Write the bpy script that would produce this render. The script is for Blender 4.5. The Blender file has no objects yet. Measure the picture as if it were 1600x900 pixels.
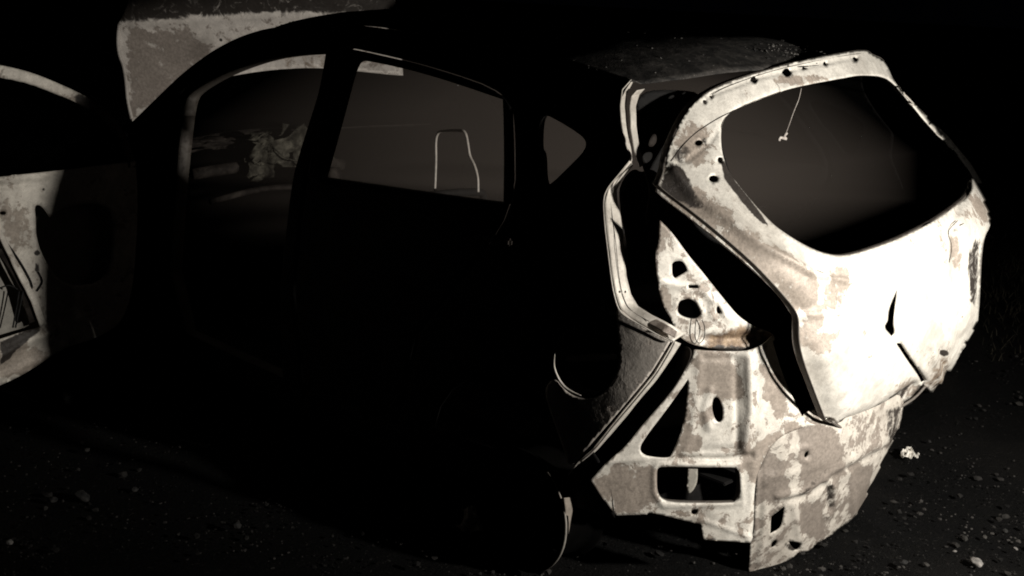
import bpy, bmesh, math, random
import numpy as np
from mathutils import Vector, Matrix, noise
from mathutils.geometry import delaunay_2d_cdt
random.seed(7)
S = bpy.context.scene
COL = S.collection
R = math.radians

# ------------------------------------------------------------------ camera
EYE = np.array([-3.07, -1.43, 1.60]); YAW, PIT, ROL, FPX = .7926, -.2447, .05, 1800.0
CF = np.array([math.sin(YAW)*math.cos(PIT), math.cos(YAW)*math.cos(PIT), math.sin(PIT)])
CR = np.cross(CF, [0, 0, 1]); CR /= np.linalg.norm(CR); CU = np.cross(CR, CF)
CR, CU = CR*math.cos(ROL)+CU*math.sin(ROL), -CR*math.sin(ROL)+CU*math.cos(ROL)
cd = bpy.data.cameras.new('camera'); cam = bpy.data.objects.new('camera', cd); COL.objects.link(cam)
m = Matrix.Identity(4)
for i in range(3):
    m[i][0], m[i][1], m[i][2], m[i][3] = CR[i], CU[i], -CF[i], EYE[i]
cam.matrix_world = m
cd.sensor_width = 36; cd.lens = 36*FPX/1600; cd.clip_start = .05; cd.clip_end = 1500
S.camera = cam

# ------------------------------------------------------------------ night sky, lamp, exposure
w = bpy.data.worlds.new('World'); S.world = w; w.use_nodes = True
bg = w.node_tree.nodes['Background']; bg.inputs[0].default_value = (.5, .6, 1, 1); bg.inputs[1].default_value = .0004
LAMP = Vector((-.14, -1.75, 1.25)); AIM = Vector((.30, 0.05, .90))
ld = bpy.data.lights.new('searchlight', 'SPOT'); ld.energy = 500; ld.color = (1, .955, .88)
ld.spot_size = R(100); ld.spot_blend = 1; ld.shadow_soft_size = .05
lo = bpy.data.objects.new('searchlight', ld); COL.objects.link(lo); lo.location = LAMP
lo.rotation_euler = (AIM-LAMP).to_track_quat('-Z', 'Y').to_euler()
S.view_settings.view_transform = 'Standard'; S.view_settings.look = 'None'
S.view_settings.exposure = 0; S.view_settings.gamma = 1
S.render.engine = 'CYCLES'; S.cycles.filter_width = 1.9

# ------------------------------------------------------------------ picture ray helpers: a traced outline is laid on a real curved surface
def ray(px, py):
    px = np.asarray(px, float); py = np.asarray(py, float)
    return CF[None]+CR[None]*((px-800)/FPX)[:, None]-CU[None]*((py-450)/FPX)[:, None]
def proj(p):
    d = np.asarray(p, float)-EYE; z = d@CF
    return (800+FPX*(d@CR)/z, 450-FPX*(d@CU)/z)
def hit(px, py, F, lo_t=1.0, hi_t=12.0, n=260):
    d = ray(px, py); ts = np.linspace(lo_t, hi_t, n)
    P = EYE+d[:, None, :]*ts[None, :, None]
    v = F(P[..., 0], P[..., 1], P[..., 2])
    ch = (v[:, :-1] < 0) & (v[:, 1:] >= 0)
    k = np.where(ch.any(1), ch.argmax(1), n-2)
    a = ts[k]; b = ts[k+1]
    for _ in range(26):
        c = (a+b)/2; p = EYE+d*c[:, None]; f = F(p[:, 0], p[:, 1], p[:, 2]) < 0
        a = np.where(f, c, a); b = np.where(f, b, c)
    return EYE+d*((a+b)/2)[:, None]
def interp(xs, ys):
    xs = np.array(xs, float); ys = np.array(ys, float)
    mm = np.gradient(ys, xs)
    def f(v):
        v = np.asarray(v, float); vc = np.clip(v, xs[0], xs[-1])
        i = np.clip(np.searchsorted(xs, vc)-1, 0, len(xs)-2)
        h = xs[i+1]-xs[i]; t = (vc-xs[i])/h
        r = (2*t**3-3*t**2+1)*ys[i]+(t**3-2*t**2+t)*h*mm[i]+(-2*t**3+3*t**2)*ys[i+1]+(t**3-t**2)*h*mm[i+1]
        return r+np.where(v < xs[0], (v-xs[0])*mm[0], 0)+np.where(v > xs[-1], (v-xs[-1])*mm[-1], 0)
    return f
Gz = interp([.35, .45, .55, .7, .85, .97, 1.05, 1.15, 1.3, 1.45, 1.55], [.14, .085, .05, .02, .035, .06, .12, .22, .36, .48, .56])
def gate_f(x, y, z): return y-(Gz(z)+np.where(x < 0, .13, .065)*(np.abs(x)/.72)**3)
Sz = interp([-.2, .1, .3, .5, .7, .9, 1.02, 1.2, 1.42, 1.6], [.84, .85, .87, .885, .89, .885, .865, .775, .64, .53])
def side_w(y, z): return Sz(z)-.135*np.clip((.95-y)/.65, 0, 1.5)**3-.10*np.clip((y-2.7)/1.2, 0, 2)**2
def side_f(x, y, z): return x+side_w(y, z)
def side_in(d): return lambda x, y, z: x+side_w(y, z)-d
def corner_f(x, y, z): return y-(.16+np.where(x < -.47, (-.47-x)*.75, (-.47-x)*.25)-.0*z)
def recess_f(x, y, z): return y-(.235+(-.55-x)*.55+.05*np.clip((x+.62)/.2, -1, 1)*0)
def valance_f(x, y, z): return y-(.09+.10*(np.abs(x)/.46)**3+.30*np.clip(.34-z, 0, 1))
def door_f(x, y, z): return y-(2.6+.18*(x+.85))
def hood_f(x, y, z): return y-(3.36+(z-1.0)*.45-.10*(np.abs(x)/.75)**4)
def const(ax, v):
    return lambda x, y, z: (x, y, z)['xyz'.index(ax)]-v
def shift(f, d):                                    # the same surface moved d along +y (or +x for the side)
    return lambda x, y, z: f(x, y-d, z)

def chaikin(pts, it=2):
    for _ in range(it):
        out = []; n = len(pts)
        for i, p in enumerate(pts):
            if len(p) > 2 and p[2]: out.append(p); continue
            a = pts[i-1]; b = pts[(i+1) % n]
            out.append((p[0]*.75+a[0]*.25, p[1]*.75+a[1]*.25)); out.append((p[0]*.75+b[0]*.25, p[1]*.75+b[1]*.25))
        pts = out
    return [(p[0], p[1]) for p in pts]
def pin(px, py, poly):
    x = np.asarray(px); y = np.asarray(py); c = np.zeros(x.shape, bool); n = len(poly)
    for i in range(n):
        x0, y0 = poly[i-1]; x1, y1 = poly[i]
        if y0 == y1: continue
        c ^= ((y0 > y) != (y1 > y)) & (x < (x1-x0)*(y-y0)/(y1-y0)+x0)
    return c
def dens(poly, step):
    out = []; n = len(poly)
    for i in range(n):
        a = poly[i]; b = poly[(i+1) % n]; L = math.hypot(b[0]-a[0], b[1]-a[1])
        k = max(1, int(L/step))
        for j in range(k): out.append((a[0]+(b[0]-a[0])*j/k, a[1]+(b[1]-a[1])*j/k))
    return out
def ell(cx, cy, rx, ry, n=16, a=0):
    return [(cx+rx*math.cos(t)*math.cos(a)-ry*math.sin(t)*math.sin(a), cy+rx*math.cos(t)*math.sin(a)+ry*math.sin(t)*math.cos(a), 1) for t in [2*math.pi*i/n for i in range(n)]]
def wp(*p):                                         # world point -> outline point with a sharp corner
    a = proj(p); return (a[0], a[1], 1)

# ------------------------------------------------------------------ linking
def link(name, me, mats, parent=None):
    o = bpy.data.objects.new(name, me); COL.objects.link(o)
    for mm in (mats if isinstance(mats, (list, tuple)) else [mats]): me.materials.append(mm)
    if parent: o.parent = parent
    return o
def tag(o, label, cat, group=None):
    o['label'] = label; o['category'] = cat
    if group: o['group'] = group
    return o
def blank(me):                                      # 'marks' attribute with no marks
    at = me.color_attributes.new('marks', 'FLOAT_COLOR', 'POINT'); at.data.foreach_set('color', [0, 0, 0, 1]*len(me.vertices))
def wob(pts, a=.004): return [(p[0]+random.uniform(-a, a), p[1]+random.uniform(-a, a), p[2]) for p in pts]
def shade(me):
    me.polygons.foreach_set('use_smooth', [True]*len(me.polygons))

def panel(name, outline, holes, F, mat, parent, step=7, thick=.0025, dent=.0015, dscale=9, marks=(), smooth=2, beads=()):
    """sheet-metal panel: outline and holes traced, laid on surface F, dented, given real thickness"""
    o_ = dens(chaikin([tuple(p) for p in outline], smooth), step)
    hs = [dens(chaikin([tuple(p) for p in h], smooth), max(2, step*.6)) for h in holes]
    vs = []; es = []
    for L in [o_]+hs:
        k = len(vs); vs += L; es += [(k+i, k+(i+1) % len(L)) for i in range(len(L))]
    xs = [p[0] for p in o_]; ys = [p[1] for p in o_]
    gx, gy = np.meshgrid(np.arange(min(xs), max(xs), step), np.arange(min(ys), max(ys), step*.87))
    gx = gx+(np.arange(gx.shape[0]) % 2)[:, None]*step/2
    gx, gy = gx.ravel(), gy.ravel()
    ok = pin(gx, gy, o_)
    for h in hs: ok &= ~pin(gx, gy, h)
    gx, gy = gx[ok], gy[ok]
    bp = np.array(vs); keep = np.ones(len(gx), bool)
    for i in range(0, len(gx), 2000):
        dd = np.hypot(gx[i:i+2000, None]-bp[None, :, 0], gy[i:i+2000, None]-bp[None, :, 1]).min(1)
        keep[i:i+2000] = dd > step*.55
    vs = vs+list(zip(gx[keep].tolist(), gy[keep].tolist()))
    r = delaunay_2d_cdt([Vector(v) for v in vs], es, [], 0, 1e-4)
    V = np.array([tuple(v) for v in r[0]]); T = np.array([f[:] for f in r[2] if len(f) == 3])
    c = V[T].mean(1); ok = pin(c[:, 0], c[:, 1], o_)
    for h in hs: ok &= ~pin(c[:, 0], c[:, 1], h)
    T = T[ok]
    P = hit(V[:, 0], V[:, 1], F)
    # face the viewer's side
    a = P[T[:, 1]]-P[T[:, 0]]; b = P[T[:, 2]]-P[T[:, 0]]; nn = np.cross(a, b)
    back = ((P[T[:, 0]]-EYE)*nn).sum(1) > 0
    T[back] = T[back][:, ::-1]; nn[back] *= -1
    vn = np.zeros_like(P)
    for k in range(3): np.add.at(vn, T[:, k], nn)
    vn /= np.maximum(np.linalg.norm(vn, axis=1), 1e-9)[:, None]
    sd = hash(name) % 7 if False else len(name)
    D = np.array([noise.noise(Vector(p)*dscale+Vector((sd, 0, 0)))+.5*noise.noise(Vector(p)*dscale*2.7+Vector((0, sd, 0))) for p in P])*dent
    for (pts, wd, h) in beads:                      # pressed ridges / grooves along traced lines
        best = np.full(len(V), 1e9)
        for i in range(len(pts)-1):
            p0 = np.array(pts[i], float); p1 = np.array(pts[i+1], float); e = p1-p0
            t = np.clip(((V-p0)@e)/(e@e), 0, 1); best = np.minimum(best, np.hypot(*(V-(p0+t[:, None]*e)).T))
        D = D+h*np.exp(-(best/wd)**2)
    P = P+vn*D[:, None]
    me = bpy.data.meshes.new(name); me.from_pydata(P.tolist(), [], T.tolist()); me.update(); shade(me)
    M = np.zeros((len(P), 4)); M[:, 3] = 1
    for mk in marks:
        ch = 'gdr'.index(mk[0]); sh = mk[1]; amt = mk[2]
        if len(sh) == 4 and not isinstance(sh[0], tuple):
            q = np.hypot((V[:, 0]-sh[0])/sh[2], (V[:, 1]-sh[1])/sh[3]); val = np.clip(1.6-q, 0, 1)
        else:
            soft = mk[3] if len(mk) > 3 else 6
            ins = pin(V[:, 0], V[:, 1], sh); best = np.full(len(V), 1e9)
            for i in range(len(sh)):
                p0 = np.array(sh[i-1][:2], float); p1 = np.array(sh[i][:2], float); e = p1-p0
                t = np.clip(((V-p0)@e)/(e@e+1e-9), 0, 1); best = np.minimum(best, np.hypot(*(V-(p0+t[:, None]*e)).T))
            val = np.clip(.5+np.where(ins, best, -best)/(2*soft), 0, 1)
        M[:, ch] = np.maximum(M[:, ch], val*amt)
    at = me.color_attributes.new('marks', 'FLOAT_COLOR', 'POINT'); at.data.foreach_set('color', M.ravel())
    o = link(name, me, mat, parent)
    sm = o.modifiers.new('thickness', 'SOLIDIFY'); sm.thickness = thick; sm.offset = -1
    o.shadow_terminator_geometry_offset = .15; o.shadow_terminator_shading_offset = .12
    return o

def tube(name, pts, rad, mat, parent=None, res=8, closed=False, smooth=True):
    pts = [Vector(p) for p in pts]
    if smooth and len(pts) > 2:
        q = []; n = len(pts)
        for i in range(n-1):
            p0 = pts[max(0, i-1)]; p1 = pts[i]; p2 = pts[i+1]; p3 = pts[min(n-1, i+2)]
            for k in range(5):
                t = k/5; q.append(.5*((2*p1)+(p2-p0)*t+(2*p0-5*p1+4*p2-p3)*t*t+(3*p1-p0-3*p2+p3)*t**3))
        q.append(pts[-1]); pts = q
    bm = bmesh.new(); rings = []; up = Vector((.13, .31, .94))
    for i, p in enumerate(pts):
        d = (pts[min(i+1, len(pts)-1)]-pts[max(i-1, 0)]).normalized()
        s = d.cross(up).normalized(); u = s.cross(d); rr = rad(i/(len(pts)-1)) if callable(rad) else rad
        rings.append([bm.verts.new(p+(s*math.cos(a)+u*math.sin(a))*rr) for a in [2*math.pi*k/res for k in range(res)]])
    for a, b in zip(rings, rings[1:]):
        for k in range(res): bm.faces.new((a[k], a[(k+1) % res], b[(k+1) % res], b[k]))
    bm.faces.new(rings[0][::-1]); bm.faces.new(rings[-1])
    me = bpy.data.meshes.new(name); bm.to_mesh(me); bm.free(); shade(me)
    return link(name, me, mat, parent)
def onsurf(pts, F):
    p = hit([q[0] for q in pts], [q[1] for q in pts], F); return [tuple(v) for v in p]

def strip(name, A, B, mat, parent, thick=.002, marks=None, sub=6, bow=.0):
    """ribbon between two 3D polylines, subdivided along and across, optionally bowed"""
    def resamp(P, n):
        P = np.array(P, float); L = np.r_[0, np.cumsum(np.linalg.norm(np.diff(P, axis=0), axis=1))]
        t = np.linspace(0, L[-1], n); return np.stack([np.interp(t, L, P[:, k]) for k in range(3)], 1)
    n = 60; A = resamp(A, n); B = resamp(B, n); vs = []; fs = []
    for i in range(n):
        for j in range(sub+1):
            t = j/sub; p = A[i]*(1-t)+B[i]*t
            p = p+np.array([noise.noise(Vector(p)*22), noise.noise(Vector(p)*22+Vector((9, 0, 0))), 0])*.0016
            vs.append(p.tolist())
    for i in range(n-1):
        for j in range(sub):
            a = i*(sub+1)+j; fs.append((a, a+1, a+sub+2, a+sub+1))
    me = bpy.data.meshes.new(name); me.from_pydata(vs, [], fs); me.update(); shade(me)
    blank(me)
    o = link(name, me, mat, parent); s = o.modifiers.new('thickness', 'SOLIDIFY'); s.thickness = thick; s.offset = 0
    return o
def box(bm, c, s, rot=None, bev=0):
    M = Matrix.Translation(c) @ (rot or Matrix.Identity(4)) @ Matrix.Diagonal((s[0], s[1], s[2], 1))
    r = bmesh.ops.create_cube(bm, size=1, matrix=M)
    if bev:
        es = list({e for v in r['verts'] for e in v.link_edges}); bmesh.ops.bevel(bm, geom=es, offset=bev, segments=2, affect='EDGES')
def bmobj(name, bm, mat, parent=None, sm=False):
    me = bpy.data.meshes.new(name); bm.to_mesh(me); bm.free()
    if sm: shade(me)
    return link(name, me, mat, parent)

# ------------------------------------------------------------------ materials
def new(name):
    mt = bpy.data.materials.new(name); mt.use_nodes = True; nt = mt.node_tree
    return mt, nt, nt.nodes['Principled BSDF']
def N(nt, t, **k):
    n = nt.nodes.new(t)
    for a, b in k.items(): setattr(n, a, b)
    return n
def noi(nt, sc, det=6, rough=.6, dist=0, off=(0, 0, 0)):
    tc = N(nt, 'ShaderNodeTexCoord'); mp = N(nt, 'ShaderNodeMapping'); mp.inputs['Location'].default_value = off
    n = N(nt, 'ShaderNodeTexNoise'); n.inputs['Scale'].default_value = sc; n.inputs['Detail'].default_value = det
    n.inputs['Roughness'].default_value = rough; n.inputs['Distortion'].default_value = dist
    nt.links.new(tc.outputs['Object'], mp.inputs['Vector']); nt.links.new(mp.outputs[0], n.inputs['Vector'])
    return n.outputs['Fac']
def ramp(nt, f, a, b):
    n = N(nt, 'ShaderNodeMapRange', interpolation_type='SMOOTHSTEP'); n.inputs['From Min'].default_value = a; n.inputs['From Max'].default_value = b
    nt.links.new(f, n.inputs['Value']); return n.outputs['Result']
def math_(nt, op, a, b=None):
    n = N(nt, 'ShaderNodeMath', operation=op)
    for i, v in enumerate((a, b)):
        if v is None: continue
        if isinstance(v, (int, float)): n.inputs[i].default_value = v
        else: nt.links.new(v, n.inputs[i])
    return n.outputs[0]
def mix(nt, f, a, b):
    n = N(nt, 'ShaderNodeMix', data_type='RGBA')
    if isinstance(f, (int, float)): n.inputs[0].default_value = f
    else: nt.links.new(f, n.inputs[0])
    for i, v in ((6, a), (7, b)):
        if isinstance(v, tuple): n.inputs[i].default_value = (*v, 1)
        else: nt.links.new(v, n.inputs[i])
    return n.outputs[2]
def bare(name, base=(.60, .565, .51), resid=(.30, .255, .215), grey=.0, soot=.0, sc=1.0, rough=.55):
    """fire-stripped sheet metal: pale ash, grey-brown burnt primer patches, soot freckles, rust"""
    mt, nt, P = new(name)
    at = N(nt, 'ShaderNodeAttribute', attribute_name='marks'); sp = N(nt, 'ShaderNodeSeparateColor'); nt.links.new(at.outputs['Color'], sp.inputs[0])
    big = noi(nt, 9*sc, 7, .62, .6); mid = noi(nt, 26*sc, 6, .7, .3, (3, 1, 2)); fine = noi(nt, 95*sc, 4, .7, 0, (7, 0, 4)); str_ = noi(nt, 17*sc, 8, .75, 1.2, (1, 8, 3))
    # tone wander
    c = mix(nt, ramp(nt, mid, .3, .75), tuple(v*.80 for v in base), tuple(min(1, v*1.14) for v in base))
    big2 = noi(nt, 19*sc, 9, .68, 1.0, (4, 4, 1)); g = math_(nt, 'ADD', math_(nt, 'ADD', math_(nt, 'ADD', math_(nt, 'MULTIPLY', big, .55), math_(nt, 'MULTIPLY', big2, .45)), grey-.5), math_(nt, 'MULTIPLY', sp.outputs[0], .27))
    g = math_(nt, 'ADD', g, math_(nt, 'MULTIPLY', math_(nt, 'SUBTRACT', mid, .5), .5))
    g = math_(nt, 'ADD', g, math_(nt, 'MULTIPLY', math_(nt, 'SUBTRACT', str_, .5), .35)); gm = ramp(nt, g, .12, .165)
    gcol = mix(nt, ramp(nt, fine, .3, .7), tuple(v*.85 for v in resid), tuple(v*1.35 for v in resid))
    halo = ramp(nt, g, .06, .125); c = mix(nt, math_(nt, 'MULTIPLY', halo, .18), c, resid)
    c = mix(nt, gm, c, gcol)
    rr = math_(nt, 'ADD', sp.outputs[2], math_(nt, 'MULTIPLY', math_(nt, 'SUBTRACT', str_, .5), 1.3))
    rm = ramp(nt, rr, .4, .75); c = mix(nt, rm, c, mix(nt, ramp(nt, mid, .35, .65), (.07, .04, .025), (.30, .215, .14)))
    wash = noi(nt, 4.5*sc, 5, .55, .8, (11, 2, 5)); c = mix(nt, ramp(nt, wash, .42, .72), c, mix(nt, .42, c, (.17, .145, .12)))
    scr = noi(nt, 60*sc, 8, .8, 2.5, (2, 9, 9)); c = mix(nt, math_(nt, 'MULTIPLY', ramp(nt, scr, .56, .68), .38), c, (.15, .125, .105))
    vein = math_(nt, 'ABSOLUTE', math_(nt, 'SUBTRACT', str_, .5)); c = mix(nt, math_(nt, 'MULTIPLY', math_(nt, 'SUBTRACT', 1.0, ramp(nt, vein, .0, .02)), .30), c, (.12, .10, .085))
    d = math_(nt, 'ADD', sp.outputs[1], math_(nt, 'MULTIPLY', math_(nt, 'SUBTRACT', str_, .5), 1.1))
    d2 = math_(nt, 'ADD', d, soot); dm = ramp(nt, d2, .38, .62)
    c = mix(nt, dm, c, mix(nt, fine, (.012, .010, .009), (.06, .05, .043)))
    fl = ramp(nt, math_(nt, 'ADD', fine, math_(nt, 'MULTIPLY', big, .35)), .88, .95); c = mix(nt, fl, c, (.10, .085, .07))
    nt.links.new(c, P.inputs['Base Color']); P.inputs['Roughness'].default_value = rough; P.inputs['Metallic'].default_value = .15
    P.inputs['Specular IOR Level'].default_value = .35
    bp = N(nt, 'ShaderNodeBump'); bp.inputs['Strength'].default_value = .55; bp.inputs['Distance'].default_value = .004
    hh = math_(nt, 'ADD', math_(nt, 'MULTIPLY', mid, .8), math_(nt, 'ADD', math_(nt, 'MULTIPLY', fine, .25), math_(nt, 'MULTIPLY', gm, -.22)))
    nt.links.new(hh, bp.inputs['Height']); nt.links.new(bp.outputs[0], P.inputs['Normal'])
    return mt
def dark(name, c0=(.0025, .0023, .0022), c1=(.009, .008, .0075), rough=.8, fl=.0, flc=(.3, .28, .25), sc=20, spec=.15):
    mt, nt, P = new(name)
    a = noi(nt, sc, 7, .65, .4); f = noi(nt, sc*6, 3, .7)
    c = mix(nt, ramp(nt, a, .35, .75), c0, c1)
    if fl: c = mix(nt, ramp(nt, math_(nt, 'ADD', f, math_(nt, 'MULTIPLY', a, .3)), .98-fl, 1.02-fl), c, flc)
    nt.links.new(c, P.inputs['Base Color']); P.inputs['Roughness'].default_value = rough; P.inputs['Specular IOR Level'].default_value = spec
    bp = N(nt, 'ShaderNodeBump'); bp.inputs['Strength'].default_value = .6; bp.inputs['Distance'].default_value = .003
    nt.links.new(math_(nt, 'ADD', a, math_(nt, 'MULTIPLY', f, .4)), bp.inputs['Height']); nt.links.new(bp.outputs[0], P.inputs['Normal'])
    return mt
M_gate = bare('burnt_tailgate_metal', base=(.70, .665, .60))
M_corner = bare('burnt_corner_metal', base=(.74, .70, .63), resid=(.27, .23, .195), grey=.09, soot=-.1)
M_val = bare('burnt_valance_metal', base=(.60, .555, .49), resid=(.21, .18, .155), grey=.12, soot=.04)
M_flange = bare('flange_metal', base=(.60, .56, .50), grey=.02)
M_door = bare('burnt_door_metal', base=(.74, .69, .61), resid=(.33, .285, .24), grey=.06, soot=.06)
M_hood = bare('burnt_bonnet_metal', base=(.78, .72, .66), resid=(.29, .25, .22), grey=.04, sc=.8)
M_dim = bare('sooty_metal', base=(.14, .125, .11), resid=(.07, .058, .05), grey=.1, soot=.1)
M_lip = bare('lit_edge_metal', base=(.40, .37, .33))  # paler colour for the painted lit edges of rim and roof
M_void = dark('near_black', c0=(.0012, .0011, .001), c1=(.0022, .002, .002), rough=.95, spec=.02)  # near-black colour for the far side and the wheels
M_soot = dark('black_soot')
M_soot2 = dark('brown_soot', c0=(.008, .006, .005), c1=(.04, .033, .028))
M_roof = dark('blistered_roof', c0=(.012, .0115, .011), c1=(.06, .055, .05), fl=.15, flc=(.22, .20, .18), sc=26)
M_wire = dark('scorched_wire', c0=(.25, .22, .2), c1=(.45, .42, .38), sc=60)
M_deb2 = dark('burnt_cable', c0=(.03, .027, .022), c1=(.10, .09, .075), sc=40)
M_wired = dark('black_wire', c0=(.01, .01, .01), c1=(.03, .03, .03), sc=60)

# ------------------------------------------------------------------ ground
def ground():
    mt, nt, P = new('charred_ground')
    a = noi(nt, 1.3, 8, .6, .5); f = noi(nt, 55, 6, .75); g = noi(nt, 170, 3, .7)
    c = mix(nt, ramp(nt, a, .35, .7), (.0014, .0015, .0017), (.008, .0074, .0068))
    c = mix(nt, ramp(nt, f, .58, .68), c, (.024, .022, .020))
    c = mix(nt, ramp(nt, math_(nt, 'ADD', g, math_(nt, 'MULTIPLY', f, .6)), .98, 1.04), c, (.10, .094, .086))
    nt.links.new(c, P.inputs['Base Color']); P.inputs['Roughness'].default_value = .92; P.inputs['Specular IOR Level'].default_value = .1
    bp = N(nt, 'ShaderNodeBump'); bp.inputs['Strength'].default_value = 1; bp.inputs['Distance'].default_value = .035
    nt.links.new(math_(nt, 'ADD', f, math_(nt, 'MULTIPLY', g, .4)), bp.inputs['Height']); nt.links.new(bp.outputs[0], P.inputs['Normal'])
    n = 160; xs = [(-1 if i < n/2 else 1)*(abs(i-n/2)/(n/2))**3.2*600 for i in range(n+1)]
    vs = []; fs = []
    for i in range(n+1):
        for j in range(n+1):
            x = xs[i]; y = xs[j]+.5
            z = (.025*noise.noise(Vector((x, y, 0))*2.2)+.02*noise.noise(Vector((x, y, 3))*9)) if abs(x) < 30 and abs(y) < 30 else 0
            vs.append((x, y, z-.012))
    for i in range(n):
        for j in range(n):
            q = i*(n+1)+j; fs.append((q, q+n+1, q+n+2, q+1))
    me = bpy.data.meshes.new('ground'); me.from_pydata(vs, [], fs); shade(me)
    o = link('ground', me, mt); o['kind'] = 'structure'; return o
ground()

# ------------------------------------------------------------------ THE BURNT CAR
car = bpy.data.objects.new('burnt_car', None); COL.objects.link(car); car.location = (0, 0, 0)
tag(car, 'burnt-out stripped hatchback shell with missing glass, pale scorched tailgate and blackened side', 'car')

# --- left body side (world points wp(x,y,z) where the photo is black)
def sw(y, z): return wp(-float(side_w(np.array(y), np.array(z))), y, z)
WC = (.72, .21)                                                    # rear wheel centre (y, z)
def arch(cy, a0, a1, r, n=12, zc=.24):
    return [sw(cy+r*math.cos(R(a0+(a1-a0)*i/n)), zc+r*math.sin(R(a0+(a1-a0)*i/n))) for i in range(n+1)]
side_out = [(207, 190, 1), (235, 163), (270, 128), (300, 102), (340, 74), (380, 55), (425, 42), (500, 38), (560, 38), (700, 60), (850, 90), (988, 123, 1),
            (969, 152), (968, 190), (975, 218), (984, 238), (986, 250), (969, 271), (951, 294), (945, 315), (947, 352), (952, 395), (956, 427), (961, 457), (969, 482), (982, 495), (1010, 511), (1051, 532, 1),
            (1040, 552), (1020, 585), (995, 615), (957, 662), (927, 700), (889, 742, 1)] + arch(WC[0], 0, 180, .33)[1:] + \
           [sw(1.2, .16), sw(2.0, .15), sw(2.72, .15), sw(2.80, .6), sw(3.0, .93)]
front_ap = [(288, 158), (300, 143), (335, 122), (372, 106), (420, 91), (470, 85), (509, 84, 1), (500, 140), (484, 190), (468, 240), (455, 290), sw(1.84, .6), sw(1.86, .26), sw(2.55, .26), sw(2.62, .5), (272, 300), (280, 220)]
rear_ap = [(527, 72), (560, 76), (680, 104), (797, 145), (806, 200), (806, 330), sw(.93, .80), sw(1.10, .62), sw(1.20, .26), sw(1.74, .26), sw(1.77, .6), (473, 290), (490, 235), (512, 140)]
quarter = [(834, 200), (838, 181), (850, 177), (872, 188), (900, 205), (917, 219), (914, 236), (893, 257), (862, 288), (846, 294), (840, 284), (839, 240), (833, 235)]
fuel = ell(915, 564, 50, 55, 28)
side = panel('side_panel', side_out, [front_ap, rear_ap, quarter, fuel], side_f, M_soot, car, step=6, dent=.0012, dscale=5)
# paler, lit rear strip of the quarter behind the filler hole
rear_win = [(556, 92), (600, 99), (680, 119), (786, 155, 1), (788, 230), (787, 319, 1), (700, 308), (600, 293), (497, 278, 1), (512, 225), (530, 160), (545, 104)]
rdoor_out = [(530, 74), (560, 78), (680, 106), (795, 147), (803, 200), (803, 330), sw(.95, .79), sw(1.12, .60), sw(1.22, .28), sw(1.73, .28), sw(1.75, .6), (476, 290), (493, 235), (515, 140)]
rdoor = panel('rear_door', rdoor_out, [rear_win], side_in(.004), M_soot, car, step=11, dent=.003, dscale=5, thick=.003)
bm = bmesh.new(); hp = onsurf([(770, 372)], side_in(-.02))[0]
box(bm, hp, (.018, .15, .022), bev=.006); bmobj('handle', bm, M_soot2, rdoor)

def rim(name, hole, F, depth, mat, parent, sm=2):
    pts = dens(chaikin([tuple(p) for p in hole], sm), 8); P = np.array(onsurf(pts+pts[:1], F))
    Q = P+np.array(depth)
    vs = []; fs = []; n = len(P)
    for k in range(4):
        vs += (P+(Q-P)*k/3).tolist()
    for k in range(3):
        for i in range(n-1): fs.append((k*n+i, k*n+i+1, (k+1)*n+i+1, (k+1)*n+i))
    me = bpy.data.meshes.new(name); me.from_pydata(vs, [], fs); shade(me)
    blank(me)
    o = link(name, me, mat, parent); s = o.modifiers.new('thickness', 'SOLIDIFY'); s.thickness = .002; s.offset = 0
    return o
rim('window_return', rear_win, side_in(.006), (.035, -.004, 0), M_soot, rdoor)
rim('quarter_window_return', quarter, side_in(.003), (.04, 0, 0), M_soot, side)
rim('door_aperture_return', front_ap, side_in(.003), (.055, 0, 0), M_dim, side)
rim('rear_aperture_return', rear_ap, side_in(.008), (.05, 0, 0), M_soot, side)
rim('filler_pocket', fuel, side_in(.003), (.06, .01, 0), M_soot, side)
# paler tubes painting the lit streaks on the A and B pillars
tube('pillar_lit_streak', onsurf([(551, 95), (539, 130), (524, 180), (509, 230), (499, 272)], side_in(.09)), .0035, M_flange, side)
tube('pillar_lit_streak', onsurf([(524, 96), (516, 130), (503, 180), (491, 230), (484, 270)], side_in(.0)), .0045, M_dim, side)
tube('pillar_lit_streak', onsurf([(372, 72), (340, 92), (305, 122), (282, 148)], side_in(-.004)), .006, M_dim, side)
strip('hinge_pillar_flange', onsurf([(283, 152), (276, 190), (268, 230), (262, 270), (258, 420)], side_in(-.004)), onsurf([(268, 152), (264, 190), (257, 230), (250, 270), (250, 420)], side_in(.012)), M_dim, side)

# --- bright rear flange of the quarter panel, and channels
def fl(name, A, B, FA, FB, mat=M_flange, parent=side, dy=.004, wf=.8, **k):
    B = [(a_[0]+(b_[0]-a_[0])*wf, a_[1]+(b_[1]-a_[1])*wf) for a_, b_ in zip(A, B)]; P = onsurf(A, FA); Q = []                       # the flange turns inward from the skin edge and faces the rear
    for i, q in enumerate(B):
        yy = np.interp(i/(len(B)-1), np.linspace(0, 1, len(P)), [p[1] for p in P]); Q.append(onsurf([q], const('y', yy+dy))[0])
    return strip(name, P, Q, mat, parent, **k)
fl('pillar_flange', [(986, 124), (972, 140), (969, 165), (970, 190), (974, 215), (982, 240), (985, 250)], [(990, 127), (981, 145), (980, 165), (982, 190), (985, 215), (988, 240), (988, 252)], side_in(-.003), side_in(.012))
fl('pillar_channel', [(995, 141), (986, 151), (984, 170), (985, 202), (990, 235), (1000, 262)], [(1010, 138), (1002, 147), (996, 165), (996, 195), (1000, 222), (1007, 256)], side_in(.02), side_in(.035))
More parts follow.
